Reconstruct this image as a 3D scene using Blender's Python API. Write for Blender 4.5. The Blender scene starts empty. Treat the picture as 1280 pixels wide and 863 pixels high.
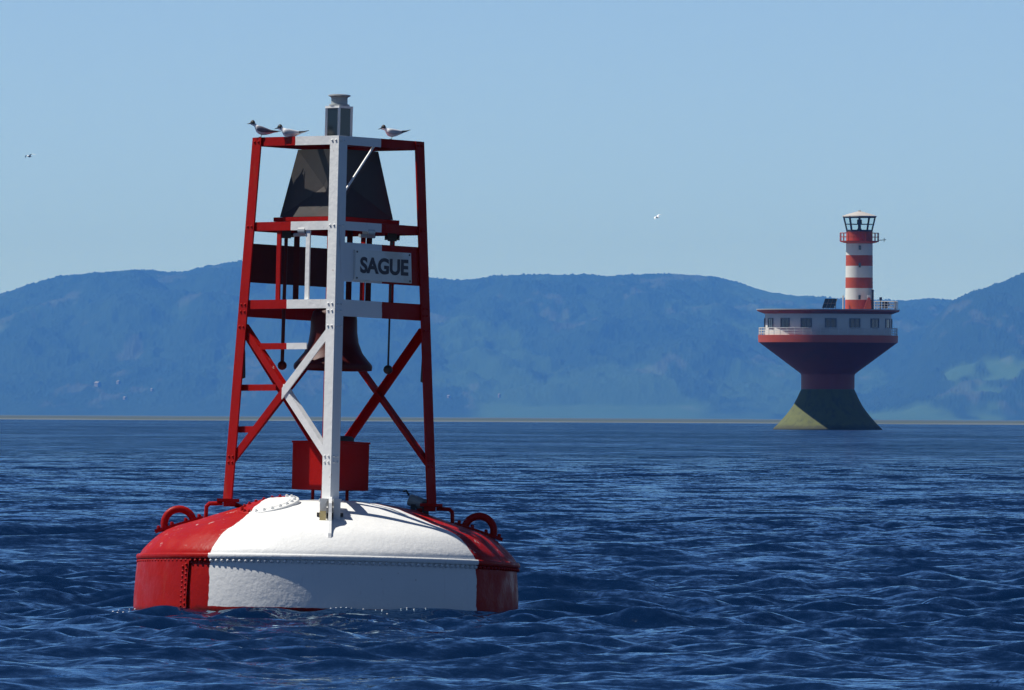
import bpy, bmesh, math, random
import numpy as np
from mathutils import Vector, Matrix

rad = math.radians
D = bpy.data
scene = bpy.context.scene
COL = scene.collection

# ------------------------------------------------------------------ camera
F_PX = 17800.0           # focal length in pixels of the 1280 px wide photograph
CAM_H = 1.4654           # eye height above the water, from a small boat
HORIZON = 521.5          # photo row of the true horizon at mid-frame
ROLL = math.atan2(7.0, 1280.0)
cam_data = D.cameras.new('camera')
cam = D.objects.new('camera', cam_data)
COL.objects.link(cam)
cam_data.sensor_width = 36.0
cam_data.lens = 36.0 * F_PX / 1280.0
cam_data.clip_start = 0.5
cam_data.clip_end = 60000.0
PITCH = math.atan2(HORIZON - 431.5, F_PX)
CAM_ROT = Matrix.Rotation(rad(90) + PITCH, 3, 'X') @ Matrix.Rotation(ROLL, 3, 'Z')
cam.matrix_world = Matrix.Translation((0, 0, CAM_H)) @ CAM_ROT.to_4x4()
scene.camera = cam


def at(px, py, dist):
    """world point seen at photo pixel (px, py) at depth y = dist"""
    v = CAM_ROT @ Vector(((px - 640.0) / F_PX, (431.5 - py) / F_PX, -1.0))
    k = dist / v.y
    return Vector((v.x * k, dist, CAM_H + v.z * k))


# ------------------------------------------------------------------ sky, sun, exposure
SUN_EL = rad(59.0)
SUN_DIR = Vector((-0.987, 0.158, 0.0)).normalized()       # left of the view, a little behind the buoy
SUN_VEC = Vector((SUN_DIR.x * math.cos(SUN_EL), SUN_DIR.y * math.cos(SUN_EL), math.sin(SUN_EL)))
world = D.worlds.new('World')
scene.world = world
world.use_nodes = True
wn, wl = world.node_tree.nodes, world.node_tree.links
wn.clear()
sky = wn.new('ShaderNodeTexSky')
sky.sky_type = 'NISHITA'
sky.sun_disc = False
sky.sun_elevation = SUN_EL
sky.sun_rotation = math.atan2(SUN_DIR.x, SUN_DIR.y)
sky.altitude = 0.0
sky.air_density = 0.35
sky.dust_density = 0.0
sky.ozone_density = 4.0
bg = wn.new('ShaderNodeBackground')
bg.inputs['Strength'].default_value = 0.098
wo = wn.new('ShaderNodeOutputWorld')
wl.new(sky.outputs['Color'], bg.inputs['Color'])
wl.new(bg.outputs['Background'], wo.inputs['Surface'])

sun_data = D.lights.new('sun', 'SUN')
sun_data.energy = 5.0
sun_data.angle = rad(0.53)
sun_data.color = (1.0, 0.955, 0.88)
sun = D.objects.new('sun', sun_data)
COL.objects.link(sun)
sun.rotation_euler = SUN_VEC.to_track_quat('Z', 'Y').to_euler()
sun.location = (-40, 60, 80)

scene.view_settings.view_transform = 'Standard'
scene.view_settings.look = 'None'
scene.view_settings.exposure = 0.28
scene.view_settings.gamma = 1.0
scene.render.engine = 'CYCLES'
scene.cycles.max_bounces = 5
scene.cycles.volume_bounces = 0
scene.cycles.caustics_reflective = False
scene.cycles.caustics_refractive = False
scene.cycles.use_denoising = True

# ------------------------------------------------------------------ small helpers
rng = np.random.default_rng(11)
random.seed(11)


def tag(o, label=None, cat=None, group=None, kind=None):
    if label: o['label'] = label
    if cat: o['category'] = cat
    if group: o['group'] = group
    if kind: o['kind'] = kind
    return o


def empty(name, mw=None):
    o = D.objects.new(name, None)
    o.empty_display_size = 0.3
    COL.objects.link(o)
    if mw is not None: o.matrix_world = mw
    return o


def link_mesh(name, me, mats, parent=None, smooth=None):
    o = D.objects.new(name, me)
    COL.objects.link(o)
    if not isinstance(mats, (list, tuple)): mats = [mats]
    if len(me.materials) == 0:
        for m in mats: me.materials.append(m)
    if parent: o.parent = parent
    if smooth is not None:
        if smooth >= 180:
            me.polygons.foreach_set('use_smooth', [True] * len(me.polygons))
        else:
            me.polygons.foreach_set('use_smooth', [True] * len(me.polygons))
            me.set_sharp_from_angle(angle=rad(smooth))
    return o


def obj(name, bm, mats, parent=None, smooth=None):
    bmesh.ops.recalc_face_normals(bm, faces=bm.faces)
    me = D.meshes.new(name)
    bm.to_mesh(me)
    bm.free()
    return link_mesh(name, me, mats, parent, smooth)


def prism(bm, pts0, pts1, mi=0):
    a = [bm.verts.new(p) for p in pts0]
    b = [bm.verts.new(p) for p in pts1]
    n = len(a)
    fs = [bm.faces.new(a[::-1]), bm.faces.new(b)]
    for i in range(n):
        fs.append(bm.faces.new((a[i], a[(i + 1) % n], b[(i + 1) % n], b[i])))
    for f in fs: f.material_index = mi


def box(bm, c, ax, ay, az, mi=0):
    """box centred on c with half-extent vectors ax, ay, az"""
    c, ax, ay, az = Vector(c), Vector(ax), Vector(ay), Vector(az)
    lo = [c - ax - ay - az, c + ax - ay - az, c + ax + ay - az, c - ax + ay - az]
    prism(bm, lo, [p + 2 * az for p in lo], mi)


def angle_iron(bm, p0, p1, a, b, wa, wb, t):
    p0, p1 = Vector(p0), Vector(p1)
    prof = [Vector((0, 0, 0)), a * wa, a * wa + b * t, a * t + b * t, b * wb + a * t, b * wb]
    prism(bm, [p0 + q for q in prof], [p1 + q for q in prof])


def tube(bm, pts, radii, n=8, cap=True, mi=0):
    pts = [Vector(p) for p in pts]
    if not isinstance(radii, (list, tuple)): radii = [radii] * len(pts)
    rings = []
    up = None
    for i, p in enumerate(pts):
        if i == 0: d = pts[1] - pts[0]
        elif i == len(pts) - 1: d = pts[-1] - pts[-2]
        else: d = (pts[i + 1] - pts[i]).normalized() + (pts[i] - pts[i - 1]).normalized()
        d.normalize()
        if up is None:
            up = Vector((0, 0, 1)) if abs(d.z) < 0.9 else Vector((1, 0, 0))
        s = d.cross(up).normalized()
        u = s.cross(d).normalized()
        up = u
        rings.append([bm.verts.new(p + radii[i] * (s * math.cos(2 * math.pi * k / n) + u * math.sin(2 * math.pi * k / n))) for k in range(n)])
    for a, b in zip(rings, rings[1:]):
        for k in range(n):
            f = bm.faces.new((a[k], a[(k + 1) % n], b[(k + 1) % n], b[k])); f.material_index = mi
    if cap:
        f = bm.faces.new(rings[0][::-1]); f.material_index = mi
        f = bm.faces.new(rings[-1]); f.material_index = mi


def lathe(bm, prof, n=48, c=(0, 0, 0), a0=0.0, a1=2 * math.pi, mi=0, axis=None):
    """prof: list of (r, z); axis: optional 3x3 rotation"""
    full = abs(a1 - a0 - 2 * math.pi) < 1e-6
    m = n if full else n + 1
    c = Vector(c)
    rings = []
    for r, z in prof:
        if r < 1e-6:
            v = Vector((0, 0, z))
            if axis: v = axis @ v
            rings.append([bm.verts.new(c + v)])
            continue
        ring = []
        for k in range(m):
            t = a0 + (a1 - a0) * k / n
            v = Vector((r * math.sin(t), -r * math.cos(t), z))
            if axis: v = axis @ v
            ring.append(bm.verts.new(c + v))
        rings.append(ring)
    for a, b in zip(rings, rings[1:]):
        kk = m if full else m - 1
        for k in range(kk):
            k2 = (k + 1) % m
            if len(a) == 1 and len(b) == 1: continue
            if len(a) == 1: f = bm.faces.new((a[0], b[k2], b[k]))
            elif len(b) == 1: f = bm.faces.new((a[k], a[k2], b[0]))
            else: f = bm.faces.new((a[k], a[k2], b[k2], b[k]))
            f.material_index = mi
    return rings


def dome(bm, c, n, r, h):
    """small rivet head at c along normal n"""
    n = Vector(n).normalized()
    R = n.to_track_quat('Z', 'Y').to_matrix()
    lathe(bm, [(r, -0.002), (r, h * 0.25), (r * 0.72, h * 0.8), (0, h)], 8, c, axis=R)


# ------------------------------------------------------------------ materials
def new_mat(name):
    m = D.materials.new(name)
    m.use_nodes = True
    nt = m.node_tree
    nt.nodes.clear()
    out = nt.nodes.new('ShaderNodeOutputMaterial')
    p = nt.nodes.new('ShaderNodeBsdfPrincipled')
    nt.links.new(p.outputs['BSDF'], out.inputs['Surface'])
    return m, nt, p, out


class N:
    """tiny node-graph writer"""
    def __init__(s, nt): s.nt = nt

    def _set(s, sock, v):
        if isinstance(v, bpy.types.NodeSocket): s.nt.links.new(v, sock)
        elif v is not None: sock.default_value = v

    def math(s, op, a, b=None, c=None, clamp=False):
        n = s.nt.nodes.new('ShaderNodeMath'); n.operation = op; n.use_clamp = clamp
        s._set(n.inputs[0], a)
        if b is not None: s._set(n.inputs[1], b)
        if c is not None: s._set(n.inputs[2], c)
        return n.outputs[0]

    def vmath(s, op, a, b=None, scale=None):
        n = s.nt.nodes.new('ShaderNodeVectorMath'); n.operation = op
        s._set(n.inputs[0], a)
        if b is not None: s._set(n.inputs[1], b)
        if scale is not None: s._set(n.inputs['Scale'], scale)
        return n.outputs[0]

    def coord(s, which='Object'):
        return s.nt.nodes.new('ShaderNodeTexCoord').outputs[which]

    def sep(s, v):
        n = s.nt.nodes.new('ShaderNodeSeparateXYZ'); s._set(n.inputs[0], v); return n.outputs

    def noise(s, vec, scale, detail=3.0, rough=0.55, out='Fac', dist=0.0):
        n = s.nt.nodes.new('ShaderNodeTexNoise')
        s._set(n.inputs['Vector'], vec); n.inputs['Scale'].default_value = scale
        n.inputs['Detail'].default_value = detail; n.inputs['Roughness'].default_value = rough
        n.inputs['Distortion'].default_value = dist
        return n.outputs[out]

    def mapping(s, vec, scale=(1, 1, 1), loc=(0, 0, 0), rot=(0, 0, 0)):
        n = s.nt.nodes.new('ShaderNodeMapping'); s._set(n.inputs['Vector'], vec)
        n.inputs['Scale'].default_value = scale; n.inputs['Location'].default_value = loc
        n.inputs['Rotation'].default_value = rot
        return n.outputs[0]

    def smooth(s, v, lo, hi, a=0.0, b=1.0):
        n = s.nt.nodes.new('ShaderNodeMapRange'); n.interpolation_type = 'SMOOTHSTEP'
        s._set(n.inputs[0], v); n.inputs[1].default_value = lo; n.inputs[2].default_value = hi
        n.inputs[3].default_value = a; n.inputs[4].default_value = b
        return n.outputs[0]

    def mix(s, fac, a, b):
        n = s.nt.nodes.new('ShaderNodeMix'); n.data_type = 'RGBA'
        s._set(n.inputs[0], fac)
        s._set(n.inputs[6], a if isinstance(a, bpy.types.NodeSocket) else (*a, 1.0))
        s._set(n.inputs[7], b if isinstance(b, bpy.types.NodeSocket) else (*b, 1.0))
        return n.outputs[2]

    def bump(s, h, strength=0.3, dist=0.01):
        n = s.nt.nodes.new('ShaderNodeBump'); s._set(n.inputs['Height'], h)
        n.inputs['Strength'].default_value = strength; n.inputs['Distance'].default_value = dist
        return n.outputs[0]

    def attr(s, name):
        n = s.nt.nodes.new('ShaderNodeAttribute'); n.attribute_name = name
        return n.outputs['Fac']


def simple_mat(name, col, rough=0.5, metal=0.0, var=0.15, scale=8.0, bump=0.0, bdist=0.005, dirt=None, spec=0.5):
    m, nt, p, out = new_mat(name)
    g = N(nt)
    co = g.coord()
    f = g.noise(co, scale, 4, 0.6)
    lo = tuple(max(0, c * (1 - var)) for c in col)
    hi = tuple(min(1, c * (1 + var)) for c in col)
    c = g.mix(f, lo, hi)
    if dirt:
        d = g.smooth(g.noise(co, scale * 0.37, 5, 0.65), 0.55, 0.75)
        c = g.mix(g.math('MULTIPLY', d, 0.6), c, dirt)
    nt.links.new(c, p.inputs['Base Color'])
    p.inputs['Roughness'].default_value = rough
    p.inputs['Metallic'].default_value = metal
    p.inputs['Specular IOR Level'].default_value = spec
    if bump:
        nt.links.new(g.bump(g.noise(co, scale * 4, 3, 0.6), bump, bdist), p.inputs['Normal'])
    return m


RED = (0.31, 0.005, 0.003)
Z_RIM = 0.325


def paint_mat(name, mode):
    """marine enamel; mode 'split' paints one sector white by its bearing round the buoy"""
    m, nt, p, out = new_mat(name)
    g = N(nt)
    co = g.coord()
    x, y, z = g.sep(co)
    wob = g.math('MULTIPLY', g.math('SUBTRACT', g.noise(co, 9.0, 3), 0.5), 0.035)
    red = g.mix(g.noise(co, 5.0, 4), tuple(c * 0.86 for c in RED), tuple(c * 1.12 for c in RED))
    fade = g.smooth(g.noise(g.mapping(co, (1, 1, 0.35)), 3.1, 5, 0.65), 0.56, 0.8)
    red = g.mix(g.math('MULTIPLY', fade, 0.35), red, (0.40, 0.012, 0.011))
    white = g.mix(g.noise(co, 6.0, 4), (0.68, 0.69, 0.68), (0.75, 0.755, 0.74))
    if mode == 'split':
        phi = g.math('ARCTAN2', x, g.math('MULTIPLY', y, -1.0))
        tower = g.math('GREATER_THAN', z, 0.78)
        hl = 0.655
        lb = g.math('ADD', g.math('MULTIPLY', tower, 0.80), g.math('MULTIPLY', g.math('SUBTRACT', 1.0, tower), hl))
        rb = g.math('ADD', g.math('MULTIPLY', tower, 0.82), g.math('MULTIPLY', g.math('SUBTRACT', 1.0, tower), 0.90))
        ph = g.math('ADD', phi, wob)
        a = g.math('GREATER_THAN', ph, g.math('MULTIPLY', lb, -1.0))
        deck = g.math('MULTIPLY', g.math('GREATER_THAN', z, Z_RIM), g.math('SUBTRACT', 1.0, tower))
        line = g.math('MINIMUM', g.math('MULTIPLY_ADD', g.math('ADD', y, 1.116), 0.87, -0.862), g.math('MULTIPLY_ADD', g.math('ADD', y, 0.93), 0.34, -0.70))
        al = g.math('MULTIPLY', g.math('GREATER_THAN', g.math('ADD', x, wob), line), g.math('GREATER_THAN', ph, -1.3))
        a = g.math('ADD', g.math('MULTIPLY', a, g.math('SUBTRACT', 1.0, deck)), g.math('MULTIPLY', al, deck))
        b = g.math('LESS_THAN', ph, rb)
        c = g.math('GREATER_THAN', g.math('ADD', z, g.math('MULTIPLY', wob, 0.5)), -0.068)
        w = g.math('MULTIPLY', g.math('MULTIPLY', a, b), c)
        col = g.mix(w, red, white)
        # weed and rust stained boot below the paint line
        boot = g.smooth(g.math('ADD', z, g.math('MULTIPLY', g.noise(co, 14.0, 4), 0.05)), -0.03, -0.08)
        boot = g.math('MULTIPLY', boot, g.math('SUBTRACT', 1.0, w))
        col = g.mix(g.math('MULTIPLY', boot, 0.9), col, (0.035, 0.008, 0.006))
        grime = g.smooth(g.noise(g.mapping(co, (1, 1, 0.25)), 7.0, 5, 0.7), 0.60, 0.80)
        col = g.mix(g.math('MULTIPLY', grime, 0.10), col, (0.34, 0.29, 0.22))
    else:
        col = red
    # bird droppings on what faces the sky, rust runs on what stands upright
    geo = nt.nodes.new('ShaderNodeNewGeometry')
    nz = g.sep(geo.outputs['Normal'])[2]
    drop = g.math('MULTIPLY', g.smooth(g.noise(co, 11.0, 5, 0.7), 0.62, 0.68), g.smooth(nz, 0.3, 0.7))
    col = g.mix(g.math('MULTIPLY', drop, 0.55), col, (0.66, 0.66, 0.62))
    run = g.smooth(g.noise(g.mapping(co, (9, 9, 0.7)), 1.6, 4, 0.7), 0.63, 0.76)
    run = g.math('MULTIPLY', run, g.smooth(nz, 0.55, 0.2))
    col = g.mix(g.math('MULTIPLY', run, 0.38), col, (0.20, 0.075, 0.035))
    rust = g.smooth(g.noise(co, 17.0, 4, 0.7), 0.67, 0.76)
    col = g.mix(g.math('MULTIPLY', rust, 0.55), col, (0.16, 0.06, 0.03))
    nt.links.new(col, p.inputs['Base Color'])
    p.inputs['Roughness'].default_value = 0.38
    p.inputs['Specular IOR Level'].default_value = 0.12
    nt.links.new(g.smooth(g.noise(co, 7.0, 3), 0.3, 0.7, 0.34, 0.58), p.inputs['Roughness'])
    h = g.math('ADD', g.noise(co, 28.0, 3, 0.6), g.math('MULTIPLY', g.noise(co, 5.0, 2), 1.4))
    nt.links.new(g.bump(h, 0.40, 0.008), p.inputs['Normal'])
    return m


M_SPLIT = paint_mat('buoy_paint_red_white', 'split')
M_RED = paint_mat('buoy_paint_red', 'red')
M_SHADE_RED = simple_mat('shade_dark_red', (0.06, 0.004, 0.003), 0.5, 0, 0.25, 6, 0.2, 0.006, (0.05, 0.012, 0.01), 0.2)  # red paint with the tower's inner shade mixed into the colour
M_STEEL = simple_mat('dark_steel', (0.034, 0.031, 0.029), 0.5, 0.2, 0.3, 5, 0.15, 0.01, (0.10, 0.045, 0.03))
M_GALV = simple_mat('galvanised_steel', (0.42, 0.43, 0.42), 0.45, 0.5, 0.2, 12, 0.2)
M_BLACK = simple_mat('black_rubber', (0.018, 0.017, 0.018), 0.6, 0, 0.3, 20, 0.3)
M_WHITE = simple_mat('white_enamel', (0.78, 0.78, 0.75), 0.4, 0, 0.05, 10, 0.2, 0.004)
M_SIGN = simple_mat('sign_white', (0.64, 0.65, 0.61), 0.4, 0, 0.08, 6, 0.1, 0.004, (0.42, 0.36, 0.28))
M_INK = simple_mat('sign_lettering', (0.012, 0.008, 0.02), 0.5, 0, 0.1, 6)
M_SOLAR = simple_mat('solar_cell', (0.006, 0.012, 0.014), 0.12, 0, 0.4, 18)
M_LENS = simple_mat('lantern_lens', (0.33, 0.36, 0.36), 0.25, 0, 0.15, 12)
M_GREY = simple_mat('grey_green_paint', (0.22, 0.27, 0.27), 0.5, 0, 0.2, 9, 0.2)
M_BRASS = simple_mat('yellowed_tag', (0.45, 0.36, 0.17), 0.55, 0, 0.3, 30)

# ------------------------------------------------------------------ WATER
WIND = rad(-82.0)          # waves run mostly toward the viewer, a little to the right
wrng = np.random.default_rng(5)


def wave_field(X, Y, SP):
    """Gerstner sum; SP is the local grid spacing along the view, used to drop unresolved waves"""
    Z = np.zeros_like(X); DX = np.zeros_like(X); DY = np.zeros_like(X)
    n = 84
    lost = np.zeros_like(X)
    lam = 0.30 * (5.5 / 0.30) ** (np.linspace(0, 1, n) ** 1.25)
    # gusts: patches of stronger and weaker chop
    gust = np.zeros_like(X)
    for k in range(9):
        l = wrng.uniform(9, 60); th = WIND + wrng.normal(0, 0.8)
        gust += np.sin((X * math.cos(th) * 0.6 + Y * math.sin(th)) * 2 * math.pi / l + wrng.uniform(0, 6.28))
    gust = np.clip(1.0 + 0.13 * gust, 0.6, 1.4)
    for i in range(n):
        l = lam[i]
        th = WIND + wrng.normal(0, 0.85 if l < 1.2 else 0.5)
        k = 2 * math.pi / l
        slope = 0.049 * (1.0 if l < 0.9 else (0.9 / l) ** 0.95)
        a = slope / k
        fade = np.clip(l / (2.2 * SP) - 1.0, 0, 1)
        g = gust if l < 3.0 else 1.0
        ph = k * (X * math.cos(th) + Y * math.sin(th)) + wrng.uniform(0, 6.28)
        w = a * fade * g
        lost += (1 - fade) ** 2
        Z += w * np.cos(ph)
        s = w * np.sin(ph) * 0.85
        DX -= s * math.cos(th); DY -= s * math.sin(th)
    return Z, DX, DY, np.sqrt(lost / n)


def make_water():
    rows = list(np.linspace(-110, 58, 10))
    y = 62.0
    while y < 4400:
        rows.append(y); y *= 1.0 + 0.00125 + 0.0021 * min(1.0, max(0.0, (y - 130.0) / 500.0))
    rows += list(np.linspace(4600, 41300, 14))
    rows = np.array(rows)
    nc = 236
    s = np.linspace(-1, 1, nc)
    side = np.array([0.012, 0.05, 0.15, 0.4, 1.0])
    half = 0.0485 * np.maximum(rows, 60.0) + 0.3
    inner = half[:, None] * s[None, :]
    right = half[:, None] + (2400 - half[:, None]) * side[None, :]
    X = np.concatenate([-right[:, ::-1], inner, right], axis=1)
    Y = np.repeat(rows[:, None], X.shape[1], axis=1)
    dy = np.gradient(rows)
    sp = np.maximum(dy, 2 * half / nc)
    SP = np.repeat(sp[:, None], X.shape[1], axis=1)
    SP[:, :5] = 1e5; SP[:, -5:] = 1e5
    Z, DX, DY, lost = wave_field(X, Y, SP)
    co = np.stack([X + DX, Y + DY, Z], -1).reshape(-1, 3)
    nr, ncol = X.shape
    idx = np.arange(nr * ncol).reshape(nr, ncol)
    quads = np.stack([idx[:-1, :-1], idx[:-1, 1:], idx[1:, 1:], idx[1:, :-1]], -1).reshape(-1, 4)
    me = grid_mesh('water', co, quads)
    a = me.attributes.new('chop', 'FLOAT', 'POINT')      # share of the chop too fine for the mesh here
    a.data.foreach_set('value', lost.astype(np.float32).ravel())
    return me


def grid_mesh(name, co, quads):
    me = D.meshes.new(name)
    me.vertices.add(len(co)); me.vertices.foreach_set('co', co.astype(np.float32).ravel())
    me.loops.add(quads.size); me.loops.foreach_set('vertex_index', quads.astype(np.int32).ravel())
    me.polygons.add(len(quads))
    me.polygons.foreach_set('loop_start', np.arange(0, quads.size, 4, dtype=np.int32))
    me.polygons.foreach_set('use_smooth', np.ones(len(quads), dtype=bool))
    me.update(calc_edges=True)
    return me


def water_mat():
    m, nt, p, out = new_mat('sea_water')
    g = N(nt)
    co = g.coord()
    # capillary ripples finer than the mesh: slopes added straight to the normal
    warp = g.mapping(co, (1.0, 1.0, 1.0), rot=(0, 0, 0.4))
    n1 = g.vmath('SUBTRACT', g.noise(warp, 8.0, 4, 0.68, 'Color'), (0.5, 0.5, 0.5))
    n2 = g.vmath('SUBTRACT', g.noise(warp, 1.1, 3, 0.6, 'Color'), (0.5, 0.5, 0.5))
    n1 = g.vmath('MULTIPLY', n1, (0.85, 1.20, 0.0))
    n2 = g.vmath('MULTIPLY', n2, (0.36, 0.60, 0.0))
    n3 = g.vmath('SUBTRACT', g.noise(warp, 0.30, 2, 0.5, 'Color'), (0.5, 0.5, 0.5))
    n2 = g.vmath('ADD', n2, g.vmath('MULTIPLY', n3, (0.16, 0.30, 0.0)))
    patch = g.smooth(g.noise(g.mapping(co, (0.030, 0.007, 1.0)), 1.0, 6, 0.62), 0.32, 0.68, 0.55, 1.45)
    broad = g.smooth(g.noise(g.mapping(co, (0.006, 0.0011, 1.0)), 1.0, 5, 0.65), 0.35, 0.65, 0.72, 1.32)
    patch = g.math('MULTIPLY', patch, broad)
    chop = g.attr('chop')
    n2 = g.vmath('SCALE', n2, scale=g.math('MULTIPLY_ADD', chop, 1.3, 0.9))
    s = g.vmath('SCALE', g.vmath('ADD', n1, n2), scale=patch)
    geo = nt.nodes.new('ShaderNodeNewGeometry')
    lc = nt.nodes.new('ShaderNodeCombineXYZ')
    nt.links.new(g.math('MULTIPLY', patch, g.math('MULTIPLY_ADD', chop, -0.12, -0.03)), lc.inputs[1])
    lean = g.vmath('ADD', s, lc.outputs[0])      # wind chop is steeper on its lee side
    nn = g.vmath('NORMALIZE', g.vmath('ADD', geo.outputs['Normal'], lean))
    nt.nodes.remove(p)
    body = nt.nodes.new('ShaderNodeBsdfDiffuse'); body.inputs['Color'].default_value = (0.0012, 0.009, 0.034, 1)
    gl = nt.nodes.new('ShaderNodeBsdfGlossy'); gl.inputs['Color'].default_value = (0.56, 0.76, 0.90, 1); gl.inputs['Roughness'].default_value = 0.07
    fr = nt.nodes.new('ShaderNodeFresnel'); fr.inputs['IOR'].default_value = 1.333
    mx = nt.nodes.new('ShaderNodeMixShader')
    nt.links.new(nn, gl.inputs['Normal']); nt.links.new(nn, fr.inputs['Normal'])
    nt.links.new(fr.outputs[0], mx.inputs[0]); nt.links.new(body.outputs[0], mx.inputs[1]); nt.links.new(gl.outputs[0], mx.inputs[2])
    nt.links.new(mx.outputs[0], out.inputs['Surface'])
    return m


water = link_mesh('water', make_water(), water_mat())
water.location.z = -0.048
tag(water, kind='structure')

# ------------------------------------------------------------------ FAR SHORE AND HILLS


def vnoise(X, Y, seed):
    """smooth value noise on unit cells"""
    r = np.random.default_rng(seed)
    T = r.random((256, 256))
    xi = np.floor(X).astype(int); yi = np.floor(Y).astype(int)
    fx = X - xi; fy = Y - yi
    fx = fx * fx * (3 - 2 * fx); fy = fy * fy * (3 - 2 * fy)
    a = T[xi % 256, yi % 256]; b = T[(xi + 1) % 256, yi % 256]
    c = T[xi % 256, (yi + 1) % 256]; d = T[(xi + 1) % 256, (yi + 1) % 256]
    return (a * (1 - fx) + b * fx) * (1 - fy) + (c * (1 - fx) + d * fx) * fy


def fbm(X, Y, seed, octs=5, gain=0.5):
    s = 0; a = 1; t = 0
    for o in range(octs):
        s = s + a * vnoise(X * 2 ** o + 13.7 * o, Y * 2 ** o + 5.1 * o, seed + o); t += a; a *= gain
    return s / t


def sstep(x, a, b):
    t = np.clip((x - a) / (b - a), 0, 1)
    return t * t * (3 - 2 * t)


RIDGE_A = [(-250, 420), (-120, 398), (0, 369), (60, 352), (120, 344), (180, 341), (225, 343), (262, 336), (300, 331), (360, 338),
           (430, 345), (500, 348), (540, 350), (576, 353), (640, 350), (700, 347), (760, 348), (820, 345), (890, 347),
           (920, 355), (960, 366), (1000, 372), (1060, 376), (1120, 379), (1165, 374), (1200, 378), (1300, 396), (1420, 410), (1560, 430)]
RIDGE_B = [(-250, 530), (1000, 530), (1050, 515), (1090, 494), (1130, 462), (1165, 404), (1190, 378), (1230, 362), (1280, 344), (1340, 325), (1420, 312), (1560, 308)]


def ridge_fn(tab, dist):
    us = []; hs = []
    for px, py in tab:
        w = at(px, py, dist)
        us.append(w.x / dist); hs.append(w.z)
    return np.array(us), np.array(hs)


def hill(name, tab, y0, yr, y1, nu, ny, seed, u0, u1, mat, fields=True):
    ur, hr = ridge_fn(tab, yr)
    u = np.linspace(u0, u1, nu)
    t = np.concatenate([np.linspace(0, 1, ny), 1 + np.linspace(0, 1, 26)[1:]])
    ys = np.where(t <= 1, y0 + (yr - y0) * t, yr + (y1 - yr) * (t - 1))
    U, Y = np.meshgrid(u, ys)
    T = np.repeat(t[:, None], nu, axis=1)
    X = U * Y
    R = np.interp(U, ur, hr)
    XM, YM = X, Y
    X, Y = X / 1.6, Y / 1.6          # relief and stands of forest at their mapped scale
    # rounded shoulders near the top, benches and gullies below
    shape = np.where(T <= 1, np.sin(np.clip(T, 0, 1) * math.pi / 2) ** 1.15, np.cos(np.clip(T - 1, 0, 1) * math.pi / 2) ** 0.8)
    gully = fbm(X / 330 + 3, Y / 2200, seed, 5, 0.52) - 0.5
    gully2 = np.abs(fbm(X / 150 + 9, Y / 1000, seed + 20, 4) - 0.5) * 2
    amp = np.clip(T * 3, 0, 1) * np.clip((1.0 - T) * 2.2, 0, 1)
    Z = R * shape * (1 + 0.55 * gully * amp * (1.2 - T)) - R * 0.24 * amp * (0.5 - gully2) 
    Z = np.maximum(Z, 0.15 + 0 * Z)
    # open ground: meadows low down, clearings above
    patch = fbm(X / 210 + 31, Y / 1700, seed + 40, 5, 0.6)
    field = sstep(patch, 0.53, 0.60)
    if fields:
        low = sstep(U, -0.0036, -0.0015) * (1 - sstep(U, 0.0125, 0.015)) * (1 - sstep(Z + 38 * (patch - 0.5), 30, 50))
        field = np.maximum(field * 0.45, low * 0.9)
    forest = 1 - sstep(field, 0.25, 0.7)
    canopy = 4.5 * vnoise(X / 9, Y / 40, seed + 60) ** 2 + 3.5 * rng.random(X.shape) ** 4 + 5.0 * vnoise(X / 40, Y / 150, seed + 61)
    Z = Z + canopy * forest * np.clip(T * 6, 0, 1) * np.clip(R / 25, 0, 1) * 1.3 - 4.0 * np.clip(T * 6, 0, 1)
    rock = sstep(fbm(X / 60 + 7, Y / 500, seed + 80, 4, 0.6), 0.66, 0.73) * sstep(T, 0.02, 0.1)
    X, Y = XM, YM
    co = np.stack([X, Y, Z], -1).reshape(-1, 3)
    nr, nc = X.shape
    idx = np.arange(nr * nc).reshape(nr, nc)
    quads = np.stack([idx[:-1, :-1], idx[:-1, 1:], idx[1:, 1:], idx[1:, :-1]], -1).reshape(-1, 4)
    me = grid_mesh(name, co, quads)
    for nm, arr in (('field', field), ('rock', rock)):
        a = me.attributes.new(nm, 'FLOAT', 'POINT')
        a.data.foreach_set('value', arr.astype(np.float32).ravel())
    o = link_mesh(name, me, mat)
    tag(o, kind='structure')
    return u, ys, Z


def hill_mat():
    m, nt, p, out = new_mat('forested_hillside')
    g = N(nt)
    co = g.coord()
    f = g.noise(g.mapping(co, (0.045, 0.01, 0.045)), 1.0, 4, 0.65)
    big = g.noise(g.mapping(co, (0.0035, 0.0006, 0.0035)), 1.0, 4, 0.6)
    c = g.mix(f, (0.006, 0.018, 0.010), (0.014, 0.040, 0.018))
    c = g.mix(g.smooth(big, 0.35, 0.65), c, g.mix(f, (0.009, 0.024, 0.014), (0.022, 0.054, 0.024)))
    meadow = g.mix(g.noise(g.mapping(co, (0.03, 0.01, 0.03)), 1.0, 3), (0.030, 0.072, 0.026), (0.048, 0.098, 0.036))
    c = g.mix(g.attr('field'), c, meadow)
    c = g.mix(g.math('MULTIPLY', g.attr('rock'), 0.20), c, (0.12, 0.135, 0.12))
    nt.links.new(c, p.inputs['Base Color'])
    p.inputs['Roughness'].default_value = 0.9
    p.inputs['Specular IOR Level'].default_value = 0.1
    return m


M_HILL = hill_mat()
HA = hill('hills', RIDGE_A, 29000, 38000, 40800, 1000, 190, 100, -0.0492, 0.0492, M_HILL)
HB = hill('hills', RIDGE_B, 26500, 32000, 36000, 330, 110, 300, 0.0213, 0.0492, M_HILL, False)


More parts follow.
